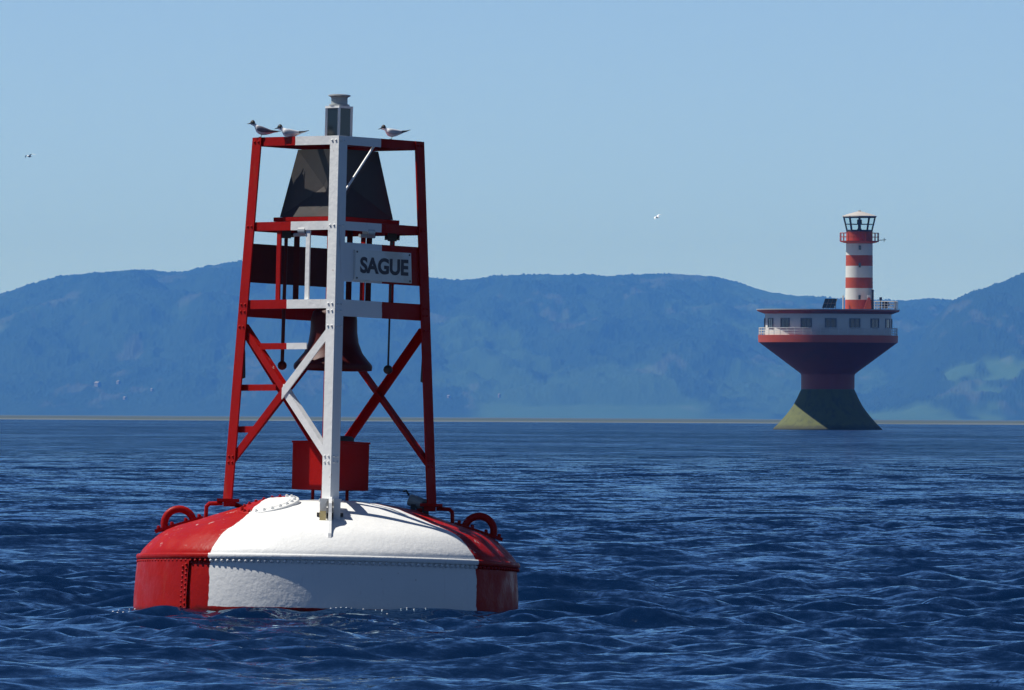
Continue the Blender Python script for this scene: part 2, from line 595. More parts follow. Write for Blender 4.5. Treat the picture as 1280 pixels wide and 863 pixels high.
def shore():
    m, nt, p, out = new_mat('tidal_flat_and_marsh')
    g = N(nt)
    co = g.coord()
    x, y, z = g.sep(co)
    yy = g.math('ADD', y, g.math('MULTIPLY', g.noise(g.mapping(co, (0.012, 0.004, 1)), 1.0, 4), 500.0))
    sand = g.mix(g.noise(g.mapping(co, (0.05, 0.01, 1)), 1.0, 4), (0.055, 0.080, 0.088), (0.10, 0.13, 0.14))
    green = g.mix(g.noise(g.mapping(co, (0.03, 0.006, 1)), 1.0, 4), (0.022, 0.040, 0.026), (0.040, 0.062, 0.040))
    nt.links.new(g.mix(g.smooth(yy, 4700, 4950), sand, green), p.inputs['Base Color'])
    p.inputs['Roughness'].default_value = 0.9
    nx = 700
    xs = np.linspace(-2300, 2300, nx)
    prof = [(0, -0.3), (8, 0.02), (60, 0.14), (140, 0.20), (900, 0.27), (22000, 0.40), (25500, 0.42)]
    co_ = []
    r = np.random.default_rng(4)
    wig = np.interp(xs, np.linspace(-2300, 2300, 40), r.uniform(-60, 60, 40))
    hg = np.interp(xs, np.linspace(-2300, 2300, 170), r.uniform(0.15, 1.5, 170))
    X = np.repeat(xs[None, :], len(prof), axis=0)
    Y = np.array([[4230 + d + w * (1 if d < 1000 else 0) for w in wig] for d, h in prof])
    Z = np.array([[h * (k if h > 0 else 1) for k in hg] for d, h in prof])
    co_ = np.stack([X, Y, Z], -1).reshape(-1, 3)
    idx = np.arange(len(prof) * nx).reshape(len(prof), nx)
    quads = np.stack([idx[:-1, :-1], idx[:-1, 1:], idx[1:, 1:], idx[1:, :-1]], -1).reshape(-1, 4)
    o = link_mesh('shore', grid_mesh('shore', co_, quads), m)
    tag(o, kind='structure')


shore()

# ------------------------------------------------------------------ HAZE
bm = bmesh.new()
box(bm, (0, 20650, 259), (2600, 0, 0), (0, 20900, 0), (0, 0, 261))
hz = obj('haze', bm, [])
m = D.materials.new('haze_air'); m.use_nodes = True
nt = m.node_tree; nt.nodes.clear()
out = nt.nodes.new('ShaderNodeOutputMaterial')
pv = nt.nodes.new('ShaderNodeVolumePrincipled')
pv.inputs['Color'].default_value = (0.065, 0.28, 0.96, 1)
pv.inputs['Absorption Color'].default_value = (0.55, 0.55, 0.55, 1)
pv.inputs['Density'].default_value = 0.335e-4
pv.inputs['Anisotropy'].default_value = 0.0
nt.links.new(pv.outputs['Volume'], out.inputs['Volume'])
hz.data.materials.append(m)
tag(hz, 'thin blue sea haze over the water and hills', 'haze', kind='stuff')

# ------------------------------------------------------------------ BELL BUOY
BUOY_POS = at(409, 757, 108.0); BUOY_POS.z = 0.052
BUOY_MW = Matrix.Translation(BUOY_POS) @ Matrix.Rotation(rad(1.05), 4, 'Y') @ Matrix.Rotation(rad(-1.7), 4, 'X')
YAW = rad(1.0)
Z0 = 0.32                         # bolted rim above the float's waterline


def pol(r, phi, z):
    """phi = bearing round the buoy, 0 toward the viewer, positive to the right"""
    return Vector((r * math.sin(phi), -r * math.cos(phi), z))


DECK = [(1.43, 0.0), (1.425, 0.020), (1.405, 0.052), (1.375, 0.085), (1.335, 0.125), (1.285, 0.168), (1.23, 0.202), (1.15, 0.235),
        (1.0, 0.281), (0.873, 0.324), (0.667, 0.390), (0.485, 0.424), (0.364, 0.440), (0.18, 0.452), (0.0, 0.455)]


def deck_z(r):
    rr = [d[0] for d in DECK][::-1]; zz = [d[1] for d in DECK][::-1]
    return Z0 + float(np.interp(r, rr, zz))


buoy = empty('bell_buoy', BUOY_MW)
tag(buoy, 'large red and white bell buoy with lattice tower floating in the foreground', 'buoy')

# float: drum wall and domed deck in one skin
bm = bmesh.new()
lathe(bm, [(0.0, -0.9), (0.9, -0.82), (1.36, -0.5), (1.45, -0.2), (1.45, -0.05), (1.447, 0.08), (1.438, 0.2), (1.428, Z0 - 0.012), (1.425, Z0)] +
      [(r, Z0 + z) for r, z in DECK[1:]], 128)
obj('hull', bm, M_SPLIT, buoy, 60)
# lapped plate on the left shoulder of the drum (ends in a riveted seam)
bm = bmesh.new()
lathe(bm, [(1.444, -0.35), (1.469, -0.34), (1.468, 0.0), (1.457, 0.18), (1.447, Z0 - 0.03), (1.42, Z0 - 0.026)], 40, a0=rad(-135), a1=rad(-45.5))
o = obj('lap_plate', bm, M_SPLIT, buoy, 40)
# rolled rim ring under the deck plate
bm = bmesh.new()
lathe(bm, [(1.42, Z0 - 0.028), (1.452, Z0 - 0.026), (1.456, Z0 - 0.014), (1.456, Z0 + 0.002), (1.448, Z0 + 0.012), (1.42, Z0 + 0.014)], 128)
rim = obj('rim', bm, M_SPLIT, buoy, 50)
bm = bmesh.new()
nr = 176
for k in range(nr):
    ph = 2 * math.pi * k / nr
    dome(bm, pol(1.434, ph, Z0 - 0.043), pol(1, ph, -0.1), 0.0145, 0.02)
for j in range(11):
    zz = Z0 - 0.075 - j * 0.037
    for q, dp in enumerate((0.0, 0.027)):
        ph = rad(-46.3) - dp
        dome(bm, pol(1.452 + 0.01 * min(1, max(0, (0.2 - zz) * 4)), ph, zz - q * 0.018), pol(1, ph, 0), 0.011, 0.014)
tag(obj('rivets', bm, M_SPLIT, buoy, 60), 'rows of rivet heads round the rim and seam', kind='stuff')

# bolted manhole cover on the deck, left of the near leg
mc = pol(0.643, rad(-45), deck_z(0.643))
nrm = pol(0.31, rad(-45), 0.95).normalized()
RM = nrm.to_track_quat('Z', 'Y').to_matrix()
bm = bmesh.new()
lathe(bm, [(0.235, -0.03), (0.235, 0.006), (0.230, 0.010), (0.175, 0.011), (0.170, 0.017), (0.16, 0.020), (0.0, 0.024)], 48, mc, axis=RM)
mh = obj('manhole_cover', bm, M_SPLIT, buoy, 40)
bm = bmesh.new()
for k in range(20):
    t = 2 * math.pi * k / 20
    c = mc + RM @ Vector((0.204 * math.cos(t), 0.204 * math.sin(t), 0.009))
    lathe(bm, [(0.014, 0), (0.014, 0.010), (0.008, 0.011), (0.008, 0.018), (0, 0.019)], 6, c, axis=RM)
tag(obj('cover_bolts', bm, M_SPLIT, buoy, 40), kind='stuff')

# lifting lugs
for px in (-90.5, 89.5):
    ph = rad(px)
    rc = 1.135
    base = pol(rc, ph, deck_z(rc))
    bm = bmesh.new()
    ptsl = []
    tang = pol(1, ph, 0)
    slope = Vector((tang.x * 0.955, tang.y * 0.955, -0.30))
    upv = Vector((tang.x * 0.30, tang.y * 0.30, 0.955))
    for k in range(15):
        t = math.pi * (-0.06 + 1.12 * k / 14)
        ptsl.append(base + slope * (0.112 * math.cos(t)) + upv * (0.112 * math.sin(t) + 0.01))
    tube(bm, ptsl, 0.029, 10)
    lug = obj('lifting_lug', bm, M_RED, buoy, 60)
    bm = bmesh.new()
    side = pol(1, ph + math.pi / 2, 0)
    box(bm, base + upv * 0.004, slope * 0.19, side * 0.10, upv * 0.012)
    for a in (-0.16, -0.055, 0.055, 0.16):
        for b in (-0.075, 0.075):
            lathe(bm, [(0.014, 0), (0.014, 0.022), (0, 0.026)], 6, base + upv * 0.014 + slope * a + side * b)
    obj('lug_pad', bm, M_RED, lug, 40)

# white flecks of froth at the float, standing in for sun glints too
fr = np.random.default_rng(21)
wv = np.empty(len(water.data.vertices) * 3, dtype=np.float32)
water.data.vertices.foreach_get('co', wv)
wv = wv.reshape(-1, 3)
dd = np.hypot(wv[:, 0] - BUOY_POS.x, wv[:, 1] - BUOY_POS.y)
ring = np.where((dd > 1.47) & (dd < 1.85) & (wv[:, 1] < BUOY_POS.y - 0.2))[0]
wgt = np.exp(-(dd[ring] - 1.47) / 0.10) * np.where(wv[ring, 0] < BUOY_POS.x + 0.2, 1.0, 0.25)
pick = fr.choice(ring, size=150, replace=False, p=wgt / wgt.sum())
bm = bmesh.new()
for q in pick:
    r_ = float(fr.uniform(0.003, 0.009))
    c = Vector(wv[q]) + Vector((0, 0, water.location.z))
    k0 = len(bm.verts)
    lathe(bm, [(r_, -0.003), (r_ * 0.9, r_ * 0.25), (r_ * 0.5, r_ * 0.42), (0, r_ * 0.48)], 7, c)
foam_glint_mat = simple_mat('foam_glints', (0.75, 0.77, 0.78), 0.8, 0, 0.1, 40)
foam_glints = obj('foam_glints', bm, foam_glint_mat, None, 60)
tag(foam_glints, 'flecks of white froth and sun glint along the waterline of the buoy', 'foam_glints', kind='stuff')

# ---------------- lattice tower
ZT, ZB = 3.513, 0.76
RT, RB = 0.652, 0.812
NAZ = {'near': YAW, 'right': YAW + rad(90), 'far': YAW + rad(180), 'left': YAW - rad(90)}
ORDER = ['near', 'right', 'far', 'left']


def RR(z): return RT + (RB - RT) * (ZT - z) / (ZT - 0.73)


def corner(k, z): return pol(RR(z), NAZ[k], z)


TL = 0.012
UP = Vector((0, 0, 1))
for k in ORDER:
    i = ORDER.index(k)
    a = (corner(ORDER[(i + 1) % 4], 2) - corner(k, 2)).normalized()
    b = (corner(ORDER[(i - 1) % 4], 2) - corner(k, 2)).normalized()
    bm = bmesh.new()
    angle_iron(bm, corner(k, ZB), corner(k, ZT), a, b, 0.092, 0.092, TL)
    leg = obj('leg', bm, M_SPLIT, buoy)
    # foot: cap plate, bent strap and cheek blocks with a hinge fin
    outd = pol(1, NAZ[k], 0); sd = pol(1, NAZ[k] + math.pi / 2, 0)
    cz = ZB
    ctr = corner(k, ZB) - outd * 0.05
    zd = deck_z(0.80)
    bm = bmesh.new()
    box(bm, ctr + Vector((0, 0, -0.005)) + outd * 0.01, outd * 0.085, sd * 0.085, (0, 0, 0.011))
    box(bm, ctr + Vector((0, 0, -0.03)), outd * 0.045, sd * 0.060, (0, 0, 0.020))
    st = [ctr + outd * 0.05 + Vector((0, 0, -0.028)), ctr + outd * 0.15 + Vector((0, 0, -0.032)),
          ctr + outd * 0.172 + Vector((0, 0, -0.055)), ctr + outd * 0.178 + Vector((0, 0, -0.19))]
    for s_ in ((-0.055, 0.055) if k == 'near' else (0.0,)):
        tube(bm, [q + sd * s_ for q in st], 0.02 if k == 'near' else 0.016, 8)
    st = [ctr - outd * 0.03 + Vector((0, 0, -0.03)), ctr - outd * 0.11 + Vector((0, 0, -0.06)), ctr - outd * 0.15 + Vector((0, 0, -0.10))]
    tube(bm, st, 0.018, 8)
    foot = obj('foot', bm, M_SPLIT, leg)
    bm = bmesh.new()
    zz = zd + 0.02
    for s_ in (-1, 1):
        box(bm, ctr + outd * 0.145 + sd * (0.052 * s_) + Vector((0, 0, -0.075)), outd * 0.055, sd * 0.026, (0, 0, 0.080))
    if k == 'near':
        obj('clevis', bm, M_SPLIT, leg)
        bm = bmesh.new()
        box(bm, ctr + outd * 0.19 + Vector((0, 0, -0.09)), outd * 0.055, sd * 0.018, (0, 0, 0.075))
        tube(bm, [ctr + outd * 0.16 - sd * 0.10 + Vector((0, 0, -0.115)), ctr + outd * 0.16 + sd * 0.10 + Vector((0, 0, -0.115))], 0.015, 8)
        obj('hinge_pin', bm, M_STEEL, leg)
        bm = bmesh.new()
        box(bm, ctr + outd * 0.235 - sd * 0.055 + Vector((0, 0, -0.135)), outd * 0.008, sd * 0.024, (0, 0, 0.045))
        obj('tag', bm, M_BRASS, leg)
        bm = bmesh.new()
        fin = [(0.93, 0.12), (0.98, 0.17), (1.05, 0.185), (1.11, 0.16), (1.14, 0.10), (1.18, 0.05), (1.30, 0.022), (1.33, -0.02), (1.1, -0.02), (0.93, -0.02)]
        pts_ = [outd * q[0] + UP * (deck_z(q[0]) + q[1]) for q in fin]
        prism(bm, [q - sd * 0.012 for q in pts_], [q + sd * 0.012 for q in pts_])
        obj('pad_eye', bm, M_SPLIT, leg)
    else:
        bm.free()
        bm = bmesh.new()
        box(bm, ctr + outd * 0.205 + Vector((0, 0, -0.175)), outd * 0.045, sd * 0.03, (0, 0, 0.030))
        obj('clevis', bm, M_SPLIT, leg)

FACES = [('left', 'near'), ('near', 'right'), ('right', 'far'), ('far', 'left')]


def face_frame(a, b):
    ca, cb = corner(a, 2), corner(b, 2)
    h = (cb - ca); h.z = 0; h.normalize()
    n = ((ca + cb) / 2); n.z = 0; n.normalize()      # outward
    return h, n


def on_face(a, b, t, z, inset):
    """point a fraction t along the face a->b at height z, pushed inward by inset"""
    h, n = face_frame(a, b)
    return corner(a, z).lerp(corner(b, z), t) - n * inset


UP = Vector((0, 0, 1))
for fi, (a, b) in enumerate(FACES):
    h, n = face_frame(a, b)
    panel_face = fi in (1, 3)
    # horizontal ring members
    for z, dep in ((ZT, 0.066), (2.869, 0.066), (2.277, 0.125 if panel_face else 0.068)):
        w = (corner(b, z) - corner(a, z)).length
        e = 0.014 / w
        top = z if z < ZT else z + 0.002
        bm = bmesh.new()
        angle_iron(bm, on_face(a, b, e, top, TL + 0.001), on_face(a, b, 1 - e, top, TL + 0.001), -UP, -n, dep, 0.06, 0.009)
        obj('ring_beam', bm, M_SPLIT, buoy)
    # cross braces of angle iron
    zh, zl = 2.075, 1.045
    for q, (ta, za, tb, zb_) in enumerate(((0.03, zl, 0.97, zh), (0.97, zl, 0.03, zh)) if fi != 1 else ()):
        ins = TL + 0.001 + 0.010 * q
        p0 = on_face(a, b, ta, za, ins); p1 = on_face(a, b, tb, zb_, ins)
        ax = (p1 - p0).normalized()
        dn = ax.cross(n).normalized()
        if dn.z > 0: dn = -dn
        wid = 0.062 if q == 0 else 0.056
        off = -dn * wid / 2
        bm = bmesh.new()
        angle_iron(bm, p0 + off, p1 + off, dn, -n, wid, 0.052, 0.008)
        obj('cross_brace', bm, M_SPLIT, buoy)
    if panel_face:
        bm = bmesh.new()
        z0, z1 = 2.415, 2.71
        q0, q1 = 0.012, 0.988
        lo = [on_face(a, b, q0, z0, TL + 0.002), on_face(a, b, q1, z0, TL + 0.002), on_face(a, b, q1, z0, TL + 0.012), on_face(a, b, q0, z0, TL + 0.012)]
        hi = [on_face(a, b, q0, z1, TL + 0.002), on_face(a, b, q1, z1, TL + 0.002), on_face(a, b, q1, z1, TL + 0.012), on_face(a, b, q0, z1, TL + 0.012)]
        prism(bm, lo, hi)
        obj('name_panel', bm, M_SPLIT if fi == 1 else M_SHADE_RED, buoy)  # far panel in darker red, its shaded inner face painted in
    else:
        for t in (0.35, 0.66):
            bm = bmesh.new()
            box(bm, on_face(a, b, t, 2.54, TL + 0.03), h * 0.021, n * 0.006, (0, 0, 0.265))
            obj('stanchion', bm, M_SPLIT, buoy)

# bolt heads where beams and braces meet the legs
bm = bmesh.new()
for a, b in FACES:
    h, n = face_frame(a, b)
    for z in (ZT - 0.033, 2.836, 2.243, 2.19, 2.075, 1.045, 1.09):
        w = (corner(b, z) - corner(a, z)).length
        for d_ in (0.028, 0.068):
            for t in (d_ / w, 1 - d_ / w):
                dome(bm, on_face(a, b, t, z, 0.0), n, 0.0095, 0.010)
tag(obj('bolt_heads', bm, M_SPLIT, buoy, 60), kind='stuff')

# ladder rungs on the lit near face
for ta, tb, z in ((0.175, 0.685, 1.925), (0.06, 0.40, 1.612), (0.06, 0.20, 1.295)):
    bm = bmesh.new()
    h, n = face_frame('left', 'near')
    p0 = on_face('left', 'near', ta, z, TL + 0.030); p1 = on_face('left', 'near', tb, z, TL + 0.030)
    c = (p0 + p1) / 2
    box(bm, c, (p1 - p0) / 2, n * 0.005, (0, 0, 0.024))
    obj('rung', bm, M_SPLIT, buoy)

# thin stay from the top beam down to the near leg
bm = bmesh.new()
tube(bm, [on_face('near', 'right', 0.46, ZT - 0.05, 0.04), on_face('near', 'right', 0.08, 3.05, 0.04)], 0.009, 8)
obj('stay_rod', bm, M_WHITE, buoy, 60)

# sign board
h, n = face_frame('near', 'right')
bm = bmesh.new()
t0, t1, z0, z1 = 0.205, 0.81, 2.430, 2.660
P = [on_face('near', 'right', t0, z0, 0), on_face('near', 'right', t1, z0, 0), on_face('near', 'right', t1, z1, 0), on_face('near', 'right', t0, z1, 0)]
sign_n = (P[1] - P[0]).cross(P[3] - P[0]).normalized()
if sign_n.dot(n) < 0: sign_n = -sign_n
prism(bm, [p + sign_n * -0.013 for p in P], [p + sign_n * 0.004 for p in P])
board = obj('sign_board', bm, M_SIGN, buoy)
bm = bmesh.new()
for (s, t) in ((0.03, 0.07), (0.97, 0.07), (0.03, 0.93), (0.97, 0.93)):
    pp = P[0].lerp(P[1], s).lerp(P[3].lerp(P[2], s), t)
    dome(bm, pp + sign_n * 0.004, sign_n, 0.008, 0.005)
tag(obj('sign_screws', bm, M_STEEL, board, 60), kind='stuff')
cu = D.curves.new('lettering', 'FONT')
cu.body = 'SAGUE'
cu.size = 1.0
cu.extrude = 0.004
cu.offset = 0.038
tmp = D.objects.new('lettering_tmp', cu)
COL.objects.link(tmp)
bpy.context.view_layer.update()
me = D.meshes.new_from_object(tmp.evaluated_get(bpy.context.evaluated_depsgraph_get()))
D.objects.remove(tmp)
v = np.zeros(len(me.vertices) * 3); me.vertices.foreach_get('co', v); v = v.reshape(-1, 3)
lo, hi = v.min(0), v.max(0)
W = (P[1] - P[0]).length; Hh = (P[3] - P[0]).length
ux = (P[1] - P[0]).normalized(); uy = (P[3] - P[0]).normalized()
tx0, tx1, ty0, ty1 = 0.085 * W, 0.935 * W, 0.235 * Hh, 0.775 * Hh
out_v = []
for q in v:
    fx = tx0 + (q[0] - lo[0]) / (hi[0] - lo[0]) * (tx1 - tx0)
    fy = ty0 + (q[1] - lo[1]) / (hi[1] - lo[1]) * (ty1 - ty0)
    out_v.append(P[0] + ux * fx + uy * fy + sign_n * (0.0045 + (q[2] - lo[2]) * 0.2))
for i, q in enumerate(out_v): me.vertices[i].co = q
me.materials.clear()
lt = link_mesh('lettering', me, M_INK, board)
tag(lt, 'dark block capitals reading SAGUE')

# radar reflector: folded sheet pyramid standing on a tray
bm = bmesh.new()


def sq(rh, z): return [pol(rh, NAZ[k], z) for k in ORDER]


b4, t4 = sq(0.43, 2.915), sq(0.305, 3.43)
bv = [bm.verts.new(p) for p in b4]; tv = [bm.verts.new(p) for p in t4]
for i in range(4):
    j = (i + 1) % 4
    mid = (b4[i] + b4[j] + t4[i] + t4[j]) / 4
    nn = Vector((mid.x, mid.y, 0)).normalized()
    # crease from the side corner's top to the near/far corner's foot
    if ORDER[i] in ('near', 'far'): A, B_, C_, Dd = bv[i], bv[j], tv[j], tv[i]
    else: A, B_, C_, Dd = bv[j], bv[i], tv[i], tv[j]
    c = bm.verts.new((A.co * 0.55 + C_.co * 0.45) - nn * 0.05)
    bm.faces.new((A, B_, c)); bm.faces.new((B_, C_, c)); bm.faces.new((C_, Dd, c)); bm.faces.new((Dd, A, c))
bm.faces.new(tv)
obj('radar_reflector', bm, M_STEEL, buoy)
bm = bmesh.new()
prism(bm, sq(0.478, 2.879), sq(0.478, 2.911))
obj('reflector_tray', bm, M_RED, buoy)
bm = bmesh.new()
for k in (0, 1):
    d = pol(1, YAW + rad(45) + k * rad(90), 0); s = pol(1, YAW - rad(45) + k * rad(90), 0)
    box(bm, Vector((0, 0, ZT - 0.02 - 0.016 * k)), d * 0.44, s * 0.03, (0, 0, 0.007))
obj('top_crossbar', bm, M_SPLIT, buoy)

# lantern with solar faces
lan = []
bm = bmesh.new()
prism(bm, sq(0.106, ZT - 0.008), sq(0.106, ZT + 0.022))
prism(bm, sq(0.106, ZT + 0.2384), sq(0.106, ZT + 0.2548))
for k in ORDER:
    c = pol(0.095, NAZ[k], 0)
    d = pol(1, NAZ[k], 0); s = pol(1, NAZ[k] + math.pi / 2, 0)
    box(bm, c + UP * (ZT + 0.1292), d * 0.010, s * 0.010, (0, 0, 0.1087))
lamp = obj('lantern', bm, M_WHITE, buoy)
for i in range(4):
    bm = bmesh.new()
    A, B_ = pol(0.088, NAZ[ORDER[i]], 0), pol(0.088, NAZ[ORDER[(i + 1) % 4]], 0)
    mid = (A + B_) / 2; nn = mid.normalized()
    box(bm, mid + UP * (ZT + 0.1292), (B_ - A) * 0.44, nn * 0.006, (0, 0, 0.1078))
    obj('solar_panel', bm, M_SOLAR, lamp)
bm = bmesh.new()
lathe(bm, [(0.0, ZT + 0.2557), (0.080, ZT + 0.2557), (0.078, ZT + 0.2685), (0.064, ZT + 0.2712), (0.062, ZT + 0.3140), (0.066, ZT + 0.3231), (0.0, ZT + 0.3240)], 24)
obj('lens', bm, M_LENS, lamp, 40)
bm = bmesh.new()
lathe(bm, [(0.0, ZT + 0.3249), (0.070, ZT + 0.3249), (0.086, ZT + 0.3322), (0.084, ZT + 0.3403), (0.05, ZT + 0.3467), (0.0, ZT + 0.3494)], 24)
obj('cap', bm, M_LENS, lamp, 40)

# bell, hanging in the tower
ZBELL = [(0.296, 1.764), (0.300, 1.790), (0.296, 1.806), (0.270, 1.835), (0.222, 1.895), (0.192, 1.970), (0.180, 2.050), (0.176, 2.15),
         (0.160, 2.205), (0.120, 2.235), (0.05, 2.245), (0.05, 2.33), (0.0, 2.33)]
bm = bmesh.new()
lathe(bm, [(0.0, 2.10), (0.14, 2.09), (0.17, 1.95), (0.262, 1.80), (0.282, 1.766)] + ZBELL, 48)
obj('bell', bm, M_SHADE_RED, buoy, 40)
bm = bmesh.new()
for k in (0, 1):
    d = pol(1, YAW + rad(90) * k, 0); s = pol(1, YAW + rad(90) * (k + 1), 0)
    zz = 2.238 - 0.04 * 0 + 0.012 * k
    box(bm, Vector((0, 0, 2.215 + 0.021 * k)), d * 0.50, s * 0.035, (0, 0, 0.010))
obj('bell_hanger', bm, M_RED, buoy)

# clappers hinged under the second ring
for (xo, yo, rr, zb) in ((-0.385, -0.03, 0.0140, 1.788), (0.418, 0.05, 0.0075, 1.778)):
    bm = bmesh.new()
    tube(bm, [(xo + 0.008, yo, 2.80), (xo + 0.003, yo, 2.3), (xo, yo, zb + 0.02)], rr, 8)
    lathe(bm, [(0.0, -0.036), (0.018, -0.031), (0.031, -0.018), (0.036, 0.0), (0.031, 0.018), (0.018, 0.031), (0.0, 0.036)], 16, (xo, yo, zb))
    clap = obj('clapper', bm, M_SHADE_RED if xo < 0 else M_STEEL, buoy, 60)
    bm = bmesh.new()
    box(bm, (xo + 0.008, yo, 2.80), (0.035, 0, 0), (0, 0.03, 0), (0, 0, 0.045))
    box(bm, (xo + 0.008, yo, 2.862), (0.05, 0, 0), (0, 0.20, 0), (0, 0, 0.012))
    tube(bm, [(xo - 0.05, yo, 2.78), (xo + 0.065, yo, 2.78)], 0.018, 8)
    obj('hinge', bm, M_STEEL, clap)
# shiny roller clamps on the second ring
for f, t, mt in ((('left', 'near'), 0.60, M_GALV), (('near', 'right'), 0.40, M_GALV)):
    c = on_face(*f, t, 2.80, 0.045)
    h, n = face_frame(*f)
    bm = bmesh.new()
    tube(bm, [c - h * 0.035, c + h * 0.035], 0.036, 12)
    tube(bm, [c - h * 0.10 - UP * 0.03, c + h * 0.06 - UP * 0.03], 0.014, 8)
    box(bm, c + UP * 0.045, h * 0.03, n * 0.02, (0, 0, 0.022))
    obj('roller_clamp', bm, mt, buoy, 40)
# bell-gear uprights and gussets between rings on the inside
for xo, yo, s in ((-0.30, 0.24, 1), (0.25, 0.28, -1), (0.10, 0.45, 1)):
    bm = bmesh.new()
    box(bm, (xo, yo, 2.56), (0.022, 0, 0), (0, 0.008, 0), (0, 0, 0.30))
    obj('bell_frame_upright', bm, M_SHADE_RED, buoy)
# dark fender bars lashed inside the side legs
for k, s in (('left', 1), ('right', -1)):
    c = corner(k, 1.79)
    x = c.x + s * (0.065 if k == 'left' else 0.06)
    bm = bmesh.new()
    tube(bm, [(x + s * 0.012, c.y, 1.685), (x + s * 0.006, c.y, 1.70), (x, c.y, 1.88), (x + s * 0.004, c.y, 1.905)], [0.014, 0.02, 0.02, 0.013], 10)
    fb = obj('fender_bar', bm, M_BLACK, buoy, 50)
    for z in (1.72, 1.86):
        bm = bmesh.new()
        box(bm, (x - s * 0.02, c.y, z), (0.022, 0, 0), (0, 0.012, 0), (0, 0, 0.010))
        obj('bracket', bm, M_STEEL, fb)

# equipment box low in the tower
bm = bmesh.new()
prism(bm, sq(0.29, 0.852), sq(0.29, 1.205))
prism(bm, sq(0.298, 1.206), sq(0.298, 1.220))
eb = obj('equipment_box', bm, M_RED, buoy)
for k in ORDER:
    bm = bmesh.new()
    tube(bm, [pol(0.13, NAZ[k], 0.852), pol(0.13, NAZ[k], deck_z(0.13) - 0.03)], 0.013, 8)
    obj('box_leg', bm, M_RED, eb, 50)
bm = bmesh.new()
lathe(bm, [(0.07, 1.22), (0.07, 1.25), (0.05, 1.262), (0.0, 1.265)], 20, (0.105, -0.03, 0))
obj('vent_cap', bm, M_BLACK, eb, 40)

# grey vent pipe lying on the far right of the deck
bm = bmesh.new()
p0 = Vector((0.60, 0.05, deck_z(0.60) + 0.075)); p1 = Vector((0.735, 0.03, deck_z(0.72) + 0.055))
tube(bm, [p0, p0.lerp(p1, 0.08), p0.lerp(p1, 0.9), p1], [0.040, 0.047, 0.047, 0.04], 14)
vp = obj('vent_pipe', bm, M_GREY, buoy, 50)
bm = bmesh.new()
box(bm, p0.lerp(p1, 0.25) - UP * 0.06, (0.02, 0, 0), (0, 0.05, 0), (0, 0, 0.035))
obj('pipe_saddle', bm, M_BLACK, vp)
bm = bmesh.new()
box(bm, p0.lerp(p1, 0.95) - UP * 0.02, (0.025, 0, 0), (0, 0.06, 0), (0, 0, 0.05))
obj('pipe_flange', bm, M_BLACK, vp)
bm = bmesh.new()
tube(bm, [p0 + UP * 0.03, p0 + UP * 0.065 + Vector((-0.02, 0, 0)), p0 + UP * 0.06 + Vector((-0.045, 0, 0))], 0.009, 6)
obj('pipe_hook', bm, M_BLACK, vp)

# ------------------------------------------------------------------ TERNS
M_BWHITE = simple_mat('tern_white', (0.82, 0.82, 0.82), 0.8, 0, 0.05, 60)
M_BGREY = simple_mat('tern_grey', (0.46, 0.47, 0.50), 0.8, 0, 0.15, 60)
M_BSHADE = simple_mat('tern_wing_shaded', (0.13, 0.135, 0.17), 0.8, 0, 0.15, 60)  # wing grey darkened to show one tern's wings in shade
M_BCAP = simple_mat('tern_black_cap', (0.012, 0.012, 0.014), 0.6, 0, 0.2, 60)
M_BDARK = simple_mat('tern_wingtip', (0.06, 0.06, 0.07), 0.7, 0, 0.2, 60)
M_BRED = simple_mat('tern_leg_red', (0.22, 0.03, 0.02), 0.6, 0, 0.2, 60)
BM = [M_BWHITE, M_BCAP, M_BGREY, M_BDARK, M_BRED]


def loft(bm, secs, n=14, matf=None):
    """secs: (x, z, half-width y, half-height z)"""
    rings = []
    for x, z, wy, wz in secs:
        rings.append([bm.verts.new((x, wy * math.cos(2 * math.pi * k / n), z + wz * math.sin(2 * math.pi * k / n))) for k in range(n)])
    for i, (a, b) in enumerate(zip(rings, rings[1:])):
        for k in range(n):
            f = bm.faces.new((a[k], a[(k + 1) % n], b[(k + 1) % n], b[k]))
            if matf: f.material_index = matf(i, math.sin(2 * math.pi * (k + 0.5) / n))
    bm.faces.new(rings[0][::-1]); bm.faces.new(rings[-1])


